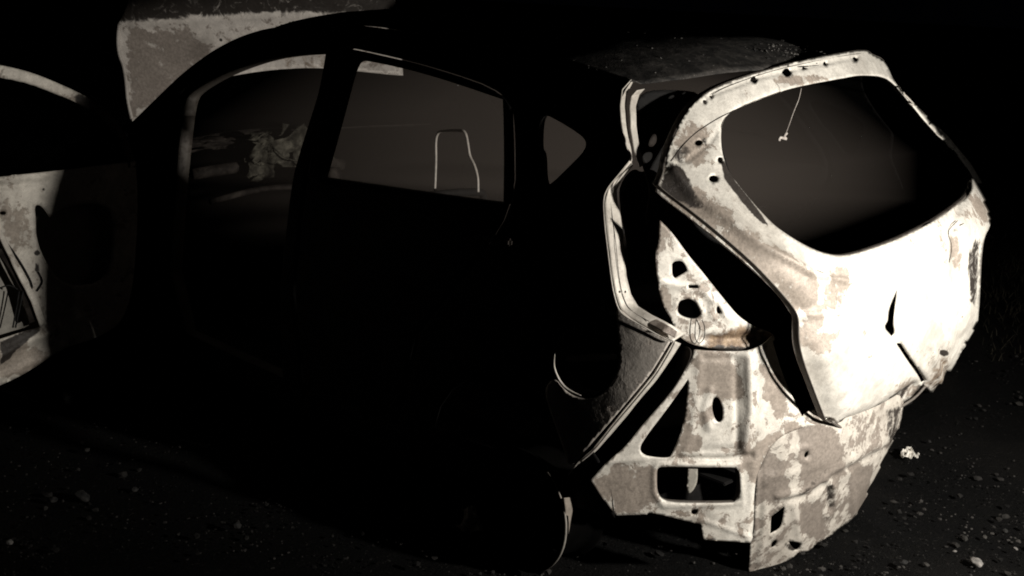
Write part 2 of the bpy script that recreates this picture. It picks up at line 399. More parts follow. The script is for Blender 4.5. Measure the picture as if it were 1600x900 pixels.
fo = [(986, 250), (969, 271), (951, 294), (945, 315), (947, 352), (952, 395), (956, 427), (961, 457), (969, 482), (982, 495), (1010, 511), (1040, 528), (1052, 533)]
fi = [(989, 262), (973, 280), (967, 297), (969, 317), (975, 335), (979, 360), (980, 390), (983, 425), (990, 455), (1001, 475), (1020, 487), (1048, 501), (1078, 517)]
fl('quarter_flange', fo, fi, side_in(-.003), side_in(.022))
mid_ = [((a[0]*.55+b[0]*.45), (a[1]*.55+b[1]*.45)) for a, b in zip(fo, fi)]
P_ = onsurf(fo, side_in(-.003)); g_ = []
for q_, p_ in zip([(a[0]*.62+b[0]*.38, a[1]*.62+b[1]*.38) for a, b in zip(fo, fi)], P_): g_.append(onsurf([q_], const('y', p_[1]-.001))[0])
tube('flange_groove', g_[:11], .0009, M_soot2, side, res=5)
g2 = [onsurf([(q_[0]-2, q_[1]+1)], const('y', p_[1]-.004))[0] for q_, p_ in zip(fo, P_)]; tube('flange_bead', g2, .002, M_flange, side, res=6)
for q_, k_ in (((957, 331), 3), ((977, 456), 8)):
    c_ = onsurf([q_], const('y', P_[k_][1]-.002))[0]; bm = bmesh.new(); bmesh.ops.create_cone(bm, cap_ends=True, segments=14, radius1=.003, radius2=.003, depth=.0015, matrix=Matrix.Translation(c_) @ Matrix.Rotation(R(90), 4, 'X')); bmobj('flange_hole', bm, M_soot, side)
strip('flange_scorch', [onsurf([q], const('y', y_-.003))[0] for q, y_ in zip([(1004, 486), (1022, 497), (1044, 509), (1058, 518)], (P_[9][1], P_[10][1], P_[11][1], P_[12][1]))], [onsurf([q], const('y', y_-.003))[0] for q, y_ in zip([(998, 497), (1014, 506), (1036, 518), (1054, 528)], (P_[9][1], P_[10][1], P_[11][1], P_[12][1]))], bare('scorched_flange', base=(.36, .31, .27), resid=(.16, .13, .11), grey=.12, soot=.12, sc=2), side)
fl('bumper_flange', [(1052, 532), (1040, 552), (1020, 585), (995, 615), (957, 662), (927, 700), (905, 720), (888, 742)], [(1066, 538), (1052, 560), (1028, 594), (1002, 625), (968, 666), (936, 702), (915, 722), (890, 744)], side_in(-.003), side_in(.014))
tube('flange_bead', onsurf([(1055, 534), (1045, 553), (1024, 587), (998, 619), (960, 664), (930, 701), (907, 721)], side_in(-.006)), .003, M_flange, side)
tube('filler_lit_arc', onsurf([(867, 553), (866, 572), (872, 590), (882, 604), (894, 612), (908, 618)], side_in(-.010)), lambda t: .0006+.0026*math.sin(math.pi*t), M_flange, side)  # tapered pale arc paints the lit crescent of the filler rim
# pale overlay on the quarter: its grazing-lit area put into the colour
panel('quarter_skin', [(984, 497), (1010, 513), (1048, 533, 1), (1036, 553), (1017, 584), (992, 614), (953, 660), (923, 694), (890, 735), (880, 700), (862, 650), (850, 612), (858, 596), (868, 592), (880, 608), (897, 620), (918, 624), (940, 618), (962, 592), (970, 560), (966, 520), (962, 480), (972, 486)], [], side_in(-.008), bare('quarter_skin', base=(.78, .71, .64), resid=(.46, .39, .34), grey=.02, soot=-.12, sc=.6), side, step=3.5, dent=.0004,
      marks=[('d', [(968, 470), (985, 498), (1012, 515), (1022, 545), (1000, 560), (990, 520), (975, 500)], .5, 10), ('d', [(1010, 540), (1020, 545), (1008, 590), (1000, 600)], .45, 5)])

# --- mirrored right body side and doors
def mirror(o, name, mat=None):
    me = o.data.copy(); n = len(me.vertices); c = np.zeros(n*3); me.vertices.foreach_get('co', c); c[0::3] *= -1; me.vertices.foreach_set('co', c); me.flip_normals(); me.update()
    q = bpy.data.objects.new(name, me); COL.objects.link(q); q.parent = car
    s = q.modifiers.new('thickness', 'SOLIDIFY'); s.thickness = .003; s.offset = -1
    return q
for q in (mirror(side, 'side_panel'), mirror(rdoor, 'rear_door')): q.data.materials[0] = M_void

# --- roof
def grid(name, f, nu, nv, mat, parent, thick=.003, dent=.003):
    vs = []; fs = []
    for i in range(nu+1):
        for j in range(nv+1):
            p = Vector(f(i/nu, j/nv)); p.z += dent*noise.noise(p*6)+dent*.4*noise.noise(p*23); vs.append(p)
    for i in range(nu):
        for j in range(nv):
            a = i*(nv+1)+j; fs.append((a, a+nv+1, a+nv+2, a+1))
    me = bpy.data.meshes.new(name); me.from_pydata(vs, [], fs); shade(me)
    blank(me)
    o = link(name, me, mat, parent); s = o.modifiers.new('thickness', 'SOLIDIFY'); s.thickness = thick; s.offset = -1
    return o
ED = np.array(onsurf([(988, 125), (850, 92), (700, 62), (560, 40), (500, 40), (430, 44)], side_in(-.002)))
ED = ED[np.argsort(ED[:, 1])]; ex = interp(ED[:, 1], ED[:, 0]); ez = interp(ED[:, 1], ED[:, 2]); Y0, Y1 = ED[0, 1], ED[-1, 1]
def roof(u, v):
    y = Y0+u*(Y1-Y0); t = v*2-1; wd = -float(ex(y))
    return (t*wd, y-.09*(1-u)*(1-t*t)+.05*u*(1-t*t), float(ez(y))+.058*(1-abs(t)**2.6)-.045*max(0, 1-u*6)**2*(1-t*t)**.35+.042*(t+1)/2)
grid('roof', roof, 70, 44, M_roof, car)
def flakes():
    rnd = random.Random(11); bm = bmesh.new()
    for i in range(600):
        q = rnd.random()
        if q < .35: u, v = rnd.uniform(.0, .10), rnd.uniform(.35, .98)**.7
        elif q < .75: u, v = rnd.uniform(.45, 1), abs(rnd.gauss(0, .03))+.004
        else: u, v = rnd.uniform(.0, 1), rnd.random()**2
        p = Vector(roof(u, v)); s_ = rnd.uniform(.0015, .0045)*(1+rnd.random()**6*2)
        M = Matrix.Translation(p+Vector((0, 0, .002+s_*.3))) @ Matrix.Rotation(rnd.random()*6.28, 4, 'Z') @ Matrix.Rotation(rnd.uniform(-.9, .9), 4, 'X') @ Matrix.Diagonal((s_, s_*rnd.uniform(.5, 1), .0012, 1))
        bmesh.ops.create_cube(bm, size=1.6, matrix=M)
    o = bmobj('paint_flakes', bm, dark('paint_flakes', c0=(.004, .004, .004), c1=(.16, .15, .14), sc=16), car); o['kind'] = 'stuff'
flakes()
# windscreen header and pillars on the far side are in the mirrored side; cowl at the screen's foot
grid('cowl', lambda u, v: ((v*2-1)*.72, 2.98+.16*u-.05*(v*2-1)**2, .98-.03*u), 6, 20, M_soot2, car)
# spoiler strip between roof and gate
panel('spoiler', [(996, 118, 1), (1030, 100), (1070, 86), (1120, 75), (1180, 70), (1225, 84, 1), (1215, 98), (1180, 112), (1130, 132), (1095, 141), (1060, 140), (1030, 134), (1004, 128)], [],
      lambda x, y, z: z-(1.375+.075*(1-(np.abs(x)/.62)**2.2)+(y-.40)*.16), M_soot2, car, step=8, dent=.001)
tube('roof_edge_highlight', onsurf([(996, 117), (1010, 108), (1030, 99), (1055, 90), (1080, 83), (1100, 77)], lambda x, y, z: z-(1.385+.075*(1-(np.abs(x)/.62)**2.2)+(y-.40)*.16)), lambda t: .001+.0018*(1-t), M_lip, car)  # tapered pale tube paints the highlight along the roof edge

# --- tailgate
go = [(1040, 254, 1), (1044, 236), (1055, 208), (1069, 180), (1085, 160), (1102, 147), (1130, 131), (1200, 108), (1260, 93), (1320, 82), (1354, 77), (1364, 86), (1379, 91), (1388, 106), (1394, 122), (1403, 134), (1427, 161), (1455, 188), (1477, 208), (1497, 232), (1517, 255), (1532, 281), (1546, 306), (1553, 332), (1549, 350),
      (1538, 370), (1534, 400), (1532, 440), (1530, 480), (1527, 512), (1514, 534), (1497, 555), (1493, 580), (1484, 600), (1476, 622), (1466, 634), (1458, 618), (1447, 603, 1), (1428, 625), (1400, 642), (1375, 657), (1350, 670), (1325, 674), (1312, 666), (1305, 657), (1298, 662), (1290, 655, 1),
      (1280, 630), (1268, 598), (1256, 565), (1249, 535), (1249, 500), (1244, 486), (1226, 463), (1200, 434), (1170, 404), (1120, 361), (1080, 329), (1042, 301), (1029, 289, 1), (1036, 275)]
gw = [(1126, 215), (1128, 194), (1137, 177), (1160, 165), (1200, 150), (1240, 136), (1320, 121), (1345, 117), (1375, 118), (1394, 127), (1423, 161), (1450, 194), (1479, 224), (1500, 248), (1514, 268), (1521, 288), (1513, 306), (1487, 327), (1450, 351), (1400, 375), (1350, 393), (1315, 401), (1285, 396), (1258, 384), (1225, 364), (1204, 347), (1170, 310), (1140, 272), (1129, 245)]
ghole = [gw, ell(1230, 113, 7, 7), ell(1179, 124, 5, 6), ell(1290, 99, 2.5, 3.5), ell(1337, 92, 4, 4), ell(1101, 159, 3, 3.5), ell(1112, 151, 2.5, 3.2), ell(1092, 223, 6, 4.5, a=-.2), ell(1125, 250, 4, 5), ell(1115, 279, 7, 5.5), ell(1257, 105, 2, 2.5),
         [(1406, 451, 1), (1393, 482), (1388, 505), (1391, 518), (1398, 527, 1), (1400, 520), (1396, 505), (1400, 480)],
         [(1404, 538, 1), (1409, 537, 1), (1449, 598, 1), (1445, 601, 1)], ell(1258, 712, 3, 4)][:13]
gm_ = [('g', [(1030, 290), (1046, 270), (1095, 300), (1160, 350), (1230, 405), (1285, 440), (1290, 520), (1262, 500), (1235, 470), (1180, 412), (1100, 345)], .95, 12),  # grey left strip: shade of the turned-away edge put into the colour
       ('d', [(1034, 278), (1048, 250), (1070, 262), (1085, 300), (1110, 325), (1080, 318), (1050, 300), (1032, 290)], .75, 8),
       ('d', [(1126, 252), (1132, 252), (1150, 285), (1190, 335), (1200, 352), (1185, 345), (1160, 318), (1132, 280)], 1.0, 4),
       ('g', (1085, 228, 26, 30), .95), ('d', (1095, 222, 14, 8), .5), ('d', (1065, 240, 16, 18), .55), ('g', (1255, 125, 40, 8), .9), ('d', (1170, 148, 28, 6), .38), ('d', (1270, 120, 24, 6), .42),
       ('g', (1305, 455, 22, 30), .8), ('g', (1285, 535, 24, 22), .5), ('g', (1270, 505, 14, 18), .6),
       ('g', [(1525, 300), (1553, 320), (1550, 350), (1520, 350), (1500, 335), (1515, 310)], .7, 8), ('d', [(1522, 372), (1534, 370), (1530, 440), (1524, 490), (1512, 470), (1508, 400)], .62, 6),
       ('r', [(1452, 560), (1490, 545), (1492, 590), (1478, 640), (1440, 605)], .62, 14), ('d', (1476, 552, 6, 5), .9), ('d', (1464, 610, 14, 14), .5),
       ('d', [(1322, 676), (1312, 664), (1330, 655), (1370, 632), (1420, 602), (1440, 603), (1420, 630), (1380, 655), (1345, 672)], .58, 6), ('d', (1324, 664, 12, 10), .7), ('d', (1496, 358, 6, 6), .4), ('d', (1500, 360, 30, 4), .25),
       ('g', (1418, 608, 18, 14), .8), ('g', (1495, 395, 8, 28), .7)]
gb = [([(1029, 289), (1120, 361), (1205, 440), (1246, 490), (1249, 540), (1268, 598), (1288, 655)], 24, -.026), ([(1052, 268), (1095, 300), (1140, 338), (1200, 385), (1270, 425)], 9, .009), ([(1320, 672), (1380, 655), (1440, 606)], 10, -.012), ([(1040, 262), (1075, 250), (1110, 222), (1135, 185), (1170, 160), (1220, 143)], 3, -.004), ([(1045, 258), (1080, 300), (1130, 335), (1190, 385), (1270, 428), (1330, 440)], 4, .007),
      ([(1105, 150), (1180, 122), (1260, 104), (1340, 88)], 2.5, -.005), ([(1249, 495), (1300, 488), (1340, 470)], 6, .006), ([(1330, 660), (1380, 640), (1430, 606)], 9, -.012),
      ([(1505, 300), (1492, 340), (1490, 400), (1502, 480), (1498, 530)], 7, -.008), ([(1518, 300), (1508, 380), (1514, 470)], 4, .004), ([(1275, 420), (1290, 470)], 7, -.004), ([(1300, 425), (1320, 475)], 7, -.004),
      ([(1388, 510), (1404, 538), (1449, 600)], 5, -.008), ([(1406, 450), (1390, 490), (1388, 515)], 6, -.008), ([(1290, 560), (1330, 520), (1380, 500)], 14, .006), ([(1455, 540), (1470, 600)], 4, .006), ([(1470, 545), (1482, 600)], 4, -.007)]
gate = panel('tailgate', go, ghole, gate_f, M_gate, car, step=4.2, thick=.003, dent=.0022, dscale=7, marks=gm_, beads=gb)
rim('outer_fold', go, lambda x, y, z: gate_f(x, y-.003, z), (0, .020, 0), M_dim, gate)
rim('window_flange', gw, lambda x, y, z: gate_f(x, y-.003, z), (0, .018, .0), M_dim, gate)
bm_in = panel('inner_frame', [(1052, 262), (1068, 205), (1100, 158), (1200, 116), (1345, 86), (1385, 112), (1440, 180), (1515, 260), (1540, 330), (1522, 400), (1518, 510), (1440, 590), (1330, 650), (1262, 560), (1256, 490), (1150, 385)],
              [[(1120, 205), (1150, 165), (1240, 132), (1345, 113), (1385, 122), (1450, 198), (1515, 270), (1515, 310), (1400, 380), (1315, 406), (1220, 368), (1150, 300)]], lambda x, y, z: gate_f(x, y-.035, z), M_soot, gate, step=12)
tube('side_edge', onsurf([(1391, 120), (1403, 135), (1427, 162), (1455, 189), (1478, 210), (1498, 234), (1517, 257), (1531, 282), (1543, 306), (1550, 330)], lambda x, y, z: gate_f(x, y-.004, z)), .0032, M_flange, gate)
for pts_, r_ in (([(1112, 148), (1140, 134), (1200, 113), (1262, 98), (1320, 87), (1350, 83)], .0009), ([(1048, 252), (1062, 233), (1082, 212), (1104, 196), (1124, 184), (1148, 172)], .0013),
                 ([(1050, 272), (1084, 296), (1110, 318), (1126, 322), (1140, 338)], .0014), ([(1496, 345), (1482, 362), (1487, 385), (1483, 410)], .0012), ([(1510, 322), (1518, 340), (1500, 352)], .0014), ([(1330, 440), (1300, 432), (1268, 418)], .001)):
    tube('seam', onsurf(pts_, gate_f), r_, M_soot2, gate, res=6)
tube('loose_wire', wob(onsurf([(1004, 262), (1012, 300), (1008, 340), (1016, 372), (1006, 410), (1014, 440)], const('y', .46)), .006), .0016, M_deb2, car, res=6)
# rolled lip of gate, hanging wire, catch shreds
tube('lower_lip', onsurf([(1300, 659), (1325, 673), (1350, 668), (1376, 655), (1400, 640), (1428, 622), (1446, 603)], lambda x, y, z: gate_f(x, y-.004, z)), .0045, M_dim, gate)
tube('hanging_wire', onsurf([(1252, 138), (1248, 155), (1240, 175), (1233, 195), (1228, 208)], const('y', .36)), .0011, M_wire, gate, res=6)
tube('wire_clip', onsurf([(1229, 208), (1225, 213), (1228, 217), (1219, 215), (1217, 220)], const('y', .36)), .0042, M_wire, gate, res=6)
tube('torn_bracket', onsurf([(1484, 590), (1488, 602), (1482, 612)], lambda x, y, z: gate_f(x, y-.02, z)), .004, M_dim, gate)
tube('torn_bracket', onsurf([(1478, 624), (1472, 636), (1479, 642), (1483, 632)], lambda x, y, z: gate_f(x, y-.02, z)), .0035, M_dim, gate)
tube('edge_rag', onsurf([(1420, 158), (1426, 164)], gate_f), .006, M_flange, gate)
tube('edge_rag', onsurf([(1478, 222), (1484, 230), (1492, 232)], gate_f), .007, M_flange, gate)

# --- tail lamp recess
rec = [(1031, 344, 1), (1050, 363), (1075, 398), (1100, 428), (1130, 466), (1155, 496), (1180, 511), (1210, 522), (1212, 535), (1188, 543), (1165, 547), (1125, 547), (1100, 542), (1075, 537), (1056, 520), (1050, 500), (1040, 485), (1032, 465), (1028, 440), (1023, 398), (1030, 378), (1030, 358)]
rh = [[(1050, 413, 1), (1053, 408), (1067, 407), (1074, 421), (1072, 425), (1055, 435, 1), (1050, 430)], [(1075, 445, 1), (1091, 445, 1), (1091, 450, 1), (1075, 450, 1)], [(1058, 482), (1060, 470), (1072, 466), (1084, 469), (1093, 484), (1094, 494), (1086, 499), (1070, 496), (1060, 490)], ell(1122, 484, 3, 6.5, 14, -.2)]
lamp_r = panel('lamp_recess', rec, rh, recess_f, M_corner, car, step=4, dent=.0015, marks=[('r', [(1100, 548), (1110, 525), (1150, 505), (1215, 518), (1205, 545), (1160, 552)], .8, 10), ('d', [(1095, 549), (1120, 538), (1160, 540), (1215, 530), (1200, 552), (1130, 554)], .9, 6), ('g', (1040, 470, 10, 30), .5)],
      beads=[([(1110, 470), (1122, 468), (1132, 480), (1132, 494), (1122, 502), (1112, 494), (1110, 478)], 3, .004), ([(1030, 440), (1100, 455), (1140, 500)], 5, .004), ([(1056, 482), (1060, 468), (1075, 463), (1090, 470), (1098, 490)], 3, .004), ([(1100, 530), (1150, 530), (1200, 527)], 7, -.01)])
rim('bulb_hole_edge', rh[2], lambda x, y, z: recess_f(x, y-.002, z), (0, .02, 0), M_soot, lamp_r)
tube('wire_loop', onsurf([(1088, 498), (1086, 515), (1087, 530), (1093, 536), (1100, 528), (1101, 512), (1097, 500)], shift(recess_f, -.012)), .0012, M_wired, lamp_r, res=6)
# dark cavity side wall between the flange and the recess, inner pillar
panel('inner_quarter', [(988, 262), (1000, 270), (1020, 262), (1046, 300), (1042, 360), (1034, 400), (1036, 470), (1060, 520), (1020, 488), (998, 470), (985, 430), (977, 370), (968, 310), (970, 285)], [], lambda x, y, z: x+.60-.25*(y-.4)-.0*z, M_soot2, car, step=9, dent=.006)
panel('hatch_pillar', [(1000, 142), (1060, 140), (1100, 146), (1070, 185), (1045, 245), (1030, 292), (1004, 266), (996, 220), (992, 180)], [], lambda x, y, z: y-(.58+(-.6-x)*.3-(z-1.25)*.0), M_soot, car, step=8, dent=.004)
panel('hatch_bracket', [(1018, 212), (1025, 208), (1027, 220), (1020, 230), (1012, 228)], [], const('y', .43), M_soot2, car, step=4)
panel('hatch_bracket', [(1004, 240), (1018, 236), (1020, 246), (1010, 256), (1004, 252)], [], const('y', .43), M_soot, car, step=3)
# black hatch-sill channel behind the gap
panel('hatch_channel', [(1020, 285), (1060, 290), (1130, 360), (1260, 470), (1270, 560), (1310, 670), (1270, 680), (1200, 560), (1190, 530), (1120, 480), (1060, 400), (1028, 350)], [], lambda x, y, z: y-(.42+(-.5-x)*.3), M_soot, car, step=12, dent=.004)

# --- rear corner panel under the lamp
co = [(1084, 546, 1), (1120, 549), (1165, 549), (1190, 540), (1206, 526, 1), (1212, 552), (1225, 590), (1237, 616), (1250, 647), (1262, 660), (1275, 664, 1), (1250, 668), (1212, 686), (1190, 722), (1179, 755), (1178, 815), (1173, 848, 1), (1150, 847), (1098, 843, 1), (1095, 820, 1), (1045, 808), (1013, 800), (1011, 804, 1), (962, 806, 1), (945, 785), (922, 752, 1),
      (950, 720), (975, 702), (1007, 660), (1037, 627), (1058, 600), (1072, 574), (1080, 562)]
ch = [[(1075, 592, 1), (1074, 620), (1068, 665), (1050, 711), (1044, 716), (1010, 713), (997, 702), (1012, 678), (1038, 645), (1060, 614)],
      [(1026, 740), (1027, 731), (1036, 728), (1090, 729), (1145, 731), (1155, 736), (1155, 772), (1150, 783), (1140, 786), (1050, 785), (1034, 780), (1026, 768)], ell(1121, 640, 8, 20, 18, -.15), ell(1085, 800, 5, 4)]
cm = [('g', [(1092, 560), (1150, 560), (1160, 600), (1155, 625), (1120, 620), (1095, 610)], .85, 10), ('g', [(1190, 570), (1220, 590), (1235, 650), (1215, 650), (1195, 620)], .9, 6), ('g', (1080, 693, 12, 9), 1.0), ('d', [(1105, 612), (1122, 615), (1128, 655), (1112, 660), (1103, 640)], .45, 4),
      ('g', [(1160, 720), (1190, 690), (1230, 660), (1250, 668), (1200, 700), (1180, 750)], .8, 6), ('g', [(922, 752), (980, 730), (1020, 740), (1022, 790), (960, 800)], .75, 16), ('d', (970, 772, 9, 9), .3), ('d', [(1010, 715), (1100, 722), (1170, 715), (1150, 726), (1020, 726)], .5, 4),
      ('d', [(1095, 800), (1170, 845), (1172, 848), (1150, 842), (1090, 812)], .4, 3), ('r', [(1000, 790), (1175, 790), (1172, 845), (1090, 830)], .36, 10), ('d', (1148, 800, 30, 16), .22), ('d', (1165, 760, 8, 30), .2)]
cb = [([(1170, 560), (1172, 640), (1165, 700)], 9, .012), ([(1093, 560), (1090, 610), (1084, 660), (1068, 716)], 7, .003), ([(1060, 716), (1130, 718), (1175, 712)], 4, -.008), ([(1026, 726), (1155, 727), (1160, 786), (1036, 790), (1022, 770), (1022, 735), (1026, 726)], 4, .005), ([(1100, 560), (1150, 560), (1152, 700), (1100, 704)], 4, -.004), ([(1090, 810), (1175, 840)], 3, .004), ([(950, 722), (1008, 716)], 4, .005), ([(1110, 610), (1100, 640), (1108, 668)], 6, .005)]
corner = panel('rear_corner_panel', co, ch, corner_f, M_corner, car, step=4, dent=.0025, marks=cm, beads=cb)
rim('vent_edge', ch[1], lambda x, y, z: corner_f(x, y-.002, z), (0.006, .014, 0), M_dim, corner)
panel('vent_tongue', [(1075, 728, 1), (1090, 728, 1), (1090, 752), (1085, 764), (1078, 771), (1073, 770)], [], shift(corner_f, .015), bare('tongue_metal', base=(.34, .32, .28), grey=.0), corner, step=3)
# dark trough between bumper flange and corner panel
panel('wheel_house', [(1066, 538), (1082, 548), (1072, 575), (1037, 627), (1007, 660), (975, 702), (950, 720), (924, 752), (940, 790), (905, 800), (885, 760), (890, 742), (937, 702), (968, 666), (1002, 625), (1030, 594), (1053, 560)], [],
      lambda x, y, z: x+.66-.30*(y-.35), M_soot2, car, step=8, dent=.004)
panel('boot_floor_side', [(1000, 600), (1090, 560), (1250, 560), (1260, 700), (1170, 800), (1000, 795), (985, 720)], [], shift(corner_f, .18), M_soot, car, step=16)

# --- rear valance
vo = [(1176, 815, 1), (1178, 755), (1189, 722), (1212, 686), (1252, 655), (1260, 640), (1400, 610), (1413, 628, 1), (1409, 655), (1400, 690), (1384, 722), (1375, 740), (1366, 775), (1355, 791), (1325, 817), (1300, 835), (1277, 848), (1271, 859), (1250, 864), (1232, 876), (1213, 890), (1206, 886), (1200, 905), (1170, 912, 1), (1172, 848)]
vh = [[(1205, 807, 1), (1226, 791, 1), (1221, 824), (1203, 834, 1)], ell(1209, 850, 3.5, 6, 12, .5), ell(1260, 710, 3, 5, 12, .3), [(1232, 846, 1), (1250, 849, 1), (1247, 860), (1238, 856)]]
vm = [('g', [(1255, 660), (1305, 672), (1320, 740), (1260, 760), (1250, 700)], .9, 6), ('g', [(1330, 730), (1362, 730), (1350, 790), (1328, 800)], 1, 5), ('g', [(1250, 790), (1280, 785), (1285, 840), (1252, 830)], 1, 5), ('g', (1205, 745, 18, 30), .9), ('d', [(1290, 755), (1302, 752), (1304, 790), (1292, 800)], .5, 4),
      ('d', [(1185, 720), (1215, 690), (1225, 695), (1190, 740)], .35, 4), ('d', [(1382, 640), (1412, 625), (1405, 690), (1388, 720)], .55, 6), ('d', [(1245, 770), (1300, 720), (1350, 690), (1352, 694), (1300, 728), (1250, 780)], .45, 3), ('d', (1240, 853, 14, 7), .7)]
vb = [([(1215, 775), (1260, 765), (1300, 735), (1380, 690)], 5, .008), ([(1225, 785), (1262, 775), (1305, 745), (1385, 700)], 4, -.006), ([(1290, 750), (1303, 760), (1304, 790), (1293, 805)], 5, .007), ([(1296, 765), (1297, 795)], 4, -.006), ([(1248, 702), (1256, 697), (1268, 700), (1272, 712), (1264, 722), (1252, 720), (1247, 710)], 3, .004),
      ([(1183, 740), (1180, 800), (1180, 840)], 3, .006), ([(1200, 690), (1185, 730)], 3, -.006), ([(1320, 690), (1322, 730)], 5, -.003), ([(1232, 700), (1215, 740), (1195, 755)], 6, .004), ([(1330, 740), (1334, 800)], 5, .004), ([(1195, 790), (1187, 880)], 5, .005), ([(1240, 790), (1250, 840)], 6, .005), ([(1360, 650), (1372, 700)], 5, .005)]
valance = panel('rear_valance', vo, vh, valance_f, M_val, car, step=4, dent=.003, dscale=11, marks=vm, beads=vb)

# --- open front door
do = [(-330, 318), (0, 276), (76, 268, 1), (212, 252, 1), (216, 330), (210, 430), (196, 500), (150, 530), (95, 545), (50, 578), (0, 603), (-320, 740)]
dh = [[(54, 320), (66, 321), (78, 340, 1), (100, 322), (170, 316), (180, 360), (170, 440), (100, 450), (66, 400), (57, 372), (56, 340)],
      [(-60, 372), (-5, 372), (20, 398), (40, 440), (62, 485), (72, 508), (45, 516), (0, 530), (-70, 552)], ell(5, 333, 5, 3), ell(68, 296, 1.6, 1.8), ell(80, 524, 3.5, 4), ell(-200, 480, 60, 80, 20), ell(-120, 640, 30, 8)]
dm_ = [('g', [(0, 320), (50, 325), (50, 390), (20, 380), (0, 360)], .6, 8), ('g', (25, 560, 60, 20), .8), ('d', [(0, 535), (50, 512), (70, 510), (25, 545), (15, 560), (0, 570)], .9, 4), ('d', (58, 395, 5, 4), .8), ('d', (58, 418, 4, 8), .7)]
fdoor = panel('front_door', do, dh, door_f, M_door, car, step=5, thick=.003, dent=.003, marks=dm_, beads=[([(-300, 330), (0, 292), (76, 284)], 4, -.008), ([(0, 555), (40, 535), (90, 512)], 6, .012), ([(0, 590), (50, 566), (95, 540)], 5, .01)])
panel('door_skin', [(-325, 325), (0, 285), (212, 262), (212, 420), (192, 500), (95, 540), (0, 595), (-310, 730)], [], shift(door_f, .07), bare('door_skin_metal', base=(.36, .34, .30), grey=.0), fdoor, step=12, dent=.003)
fo_ = [(-250, 96), (-100, 86), (0, 101), (50, 113), (100, 134), (140, 153), (168, 172), (196, 205), (212, 254)]
fi_ = [(-250, 120), (-100, 108), (0, 120), (50, 131), (96, 149), (130, 165), (158, 186), (184, 214), (200, 254)]
panel('window_frame', fo_+[(212, 262, 1), (200, 262, 1)]+fi_[::-1]+[(-262, 320, 1), (-285, 320, 1)], [], door_f, M_door, fdoor, step=6, thick=.02, marks=[('d', [(120, 150), (215, 150), (215, 270), (140, 270)], 1, 10)], beads=[([(0, 111), (50, 123), (100, 143)], 3, -.004)])  # dark mark paints the shadow over the hinge end of the frame
fdoor.children[-1].data if False else None
def drail(A, B, dep, mat):
    F = shift(door_f, dep); strip('regulator_rail', onsurf(A, F), onsurf(B, F), mat, fdoor, thick=.004)
drail([(-40, 300), (0, 374), (28, 432), (48, 470), (62, 510)], [(-32, 300), (9, 374), (38, 432), (58, 468), (72, 506)], -.012, M_door)
drail([(-8, 390), (14, 420), (30, 450), (46, 506)], [(2, 388), (24, 418), (42, 448), (58, 500)], .004, M_soot2)
for pts in ([(5, 372), (22, 395), (38, 420), (50, 445), (46, 452), (34, 440)], [(30, 455), (26, 480), (20, 512)], [(36, 455), (30, 485), (24, 512)], [(58, 455), (66, 440), (60, 425)], [(0, 450), (14, 446), (28, 452)]):
    tube('cable', onsurf(pts, shift(door_f, -.006)), .003, M_wired, fdoor, res=6)

# --- raised bonnet
ho = [(207, 190, 1), (201, 165), (198, 135), (194, 105), (187, 85), (183, 60), (184, 38), (194, 22), (204, -10), (222, -60), (250, -95), (600, -110), (625, 40), (630, 118, 1), (600, 116), (505, 105), (430, 108), (350, 120), (300, 138), (240, 170)]
hm = [('d', [(160, -120), (160, 36), (195, 38), (300, 30), (420, 22), (540, 24), (620, 30), (660, -20), (660, -120)], .66, 7), ('r', [(440, 80), (560, 80), (560, 110), (440, 112)], .5, 8), ('g', [(200, 45), (290, 40), (300, 60), (330, 75), (300, 110), (240, 160), (205, 180)], .8, 10), ('d', (345, 60, 2, 5), .9), ('g', (380, 50, 30, 10), .2), ('d', (500, 20, 120, 16), .35), ('d', (225, 120, 14, 60), .25), ('d', (270, 60, 40, 14), .22)]  # dark marks along the top paint the roof's shadow on the bonnet
bonnet = panel('bonnet', ho, [], hood_f, M_hood, car, step=6, thick=.003, dent=.003, marks=hm, beads=[([(190, 38), (300, 33), (420, 24), (560, 24)], 3, -.006), ([(225, 180), (230, 100), (240, 40), (245, -80)], 10, -.003)])
tube('bonnet_edge', onsurf([(206, 186), (200, 160), (197, 130), (193, 104), (186, 84), (184, 60), (186, 38)], shift(hood_f, -.004)), .008, M_hood, bonnet)

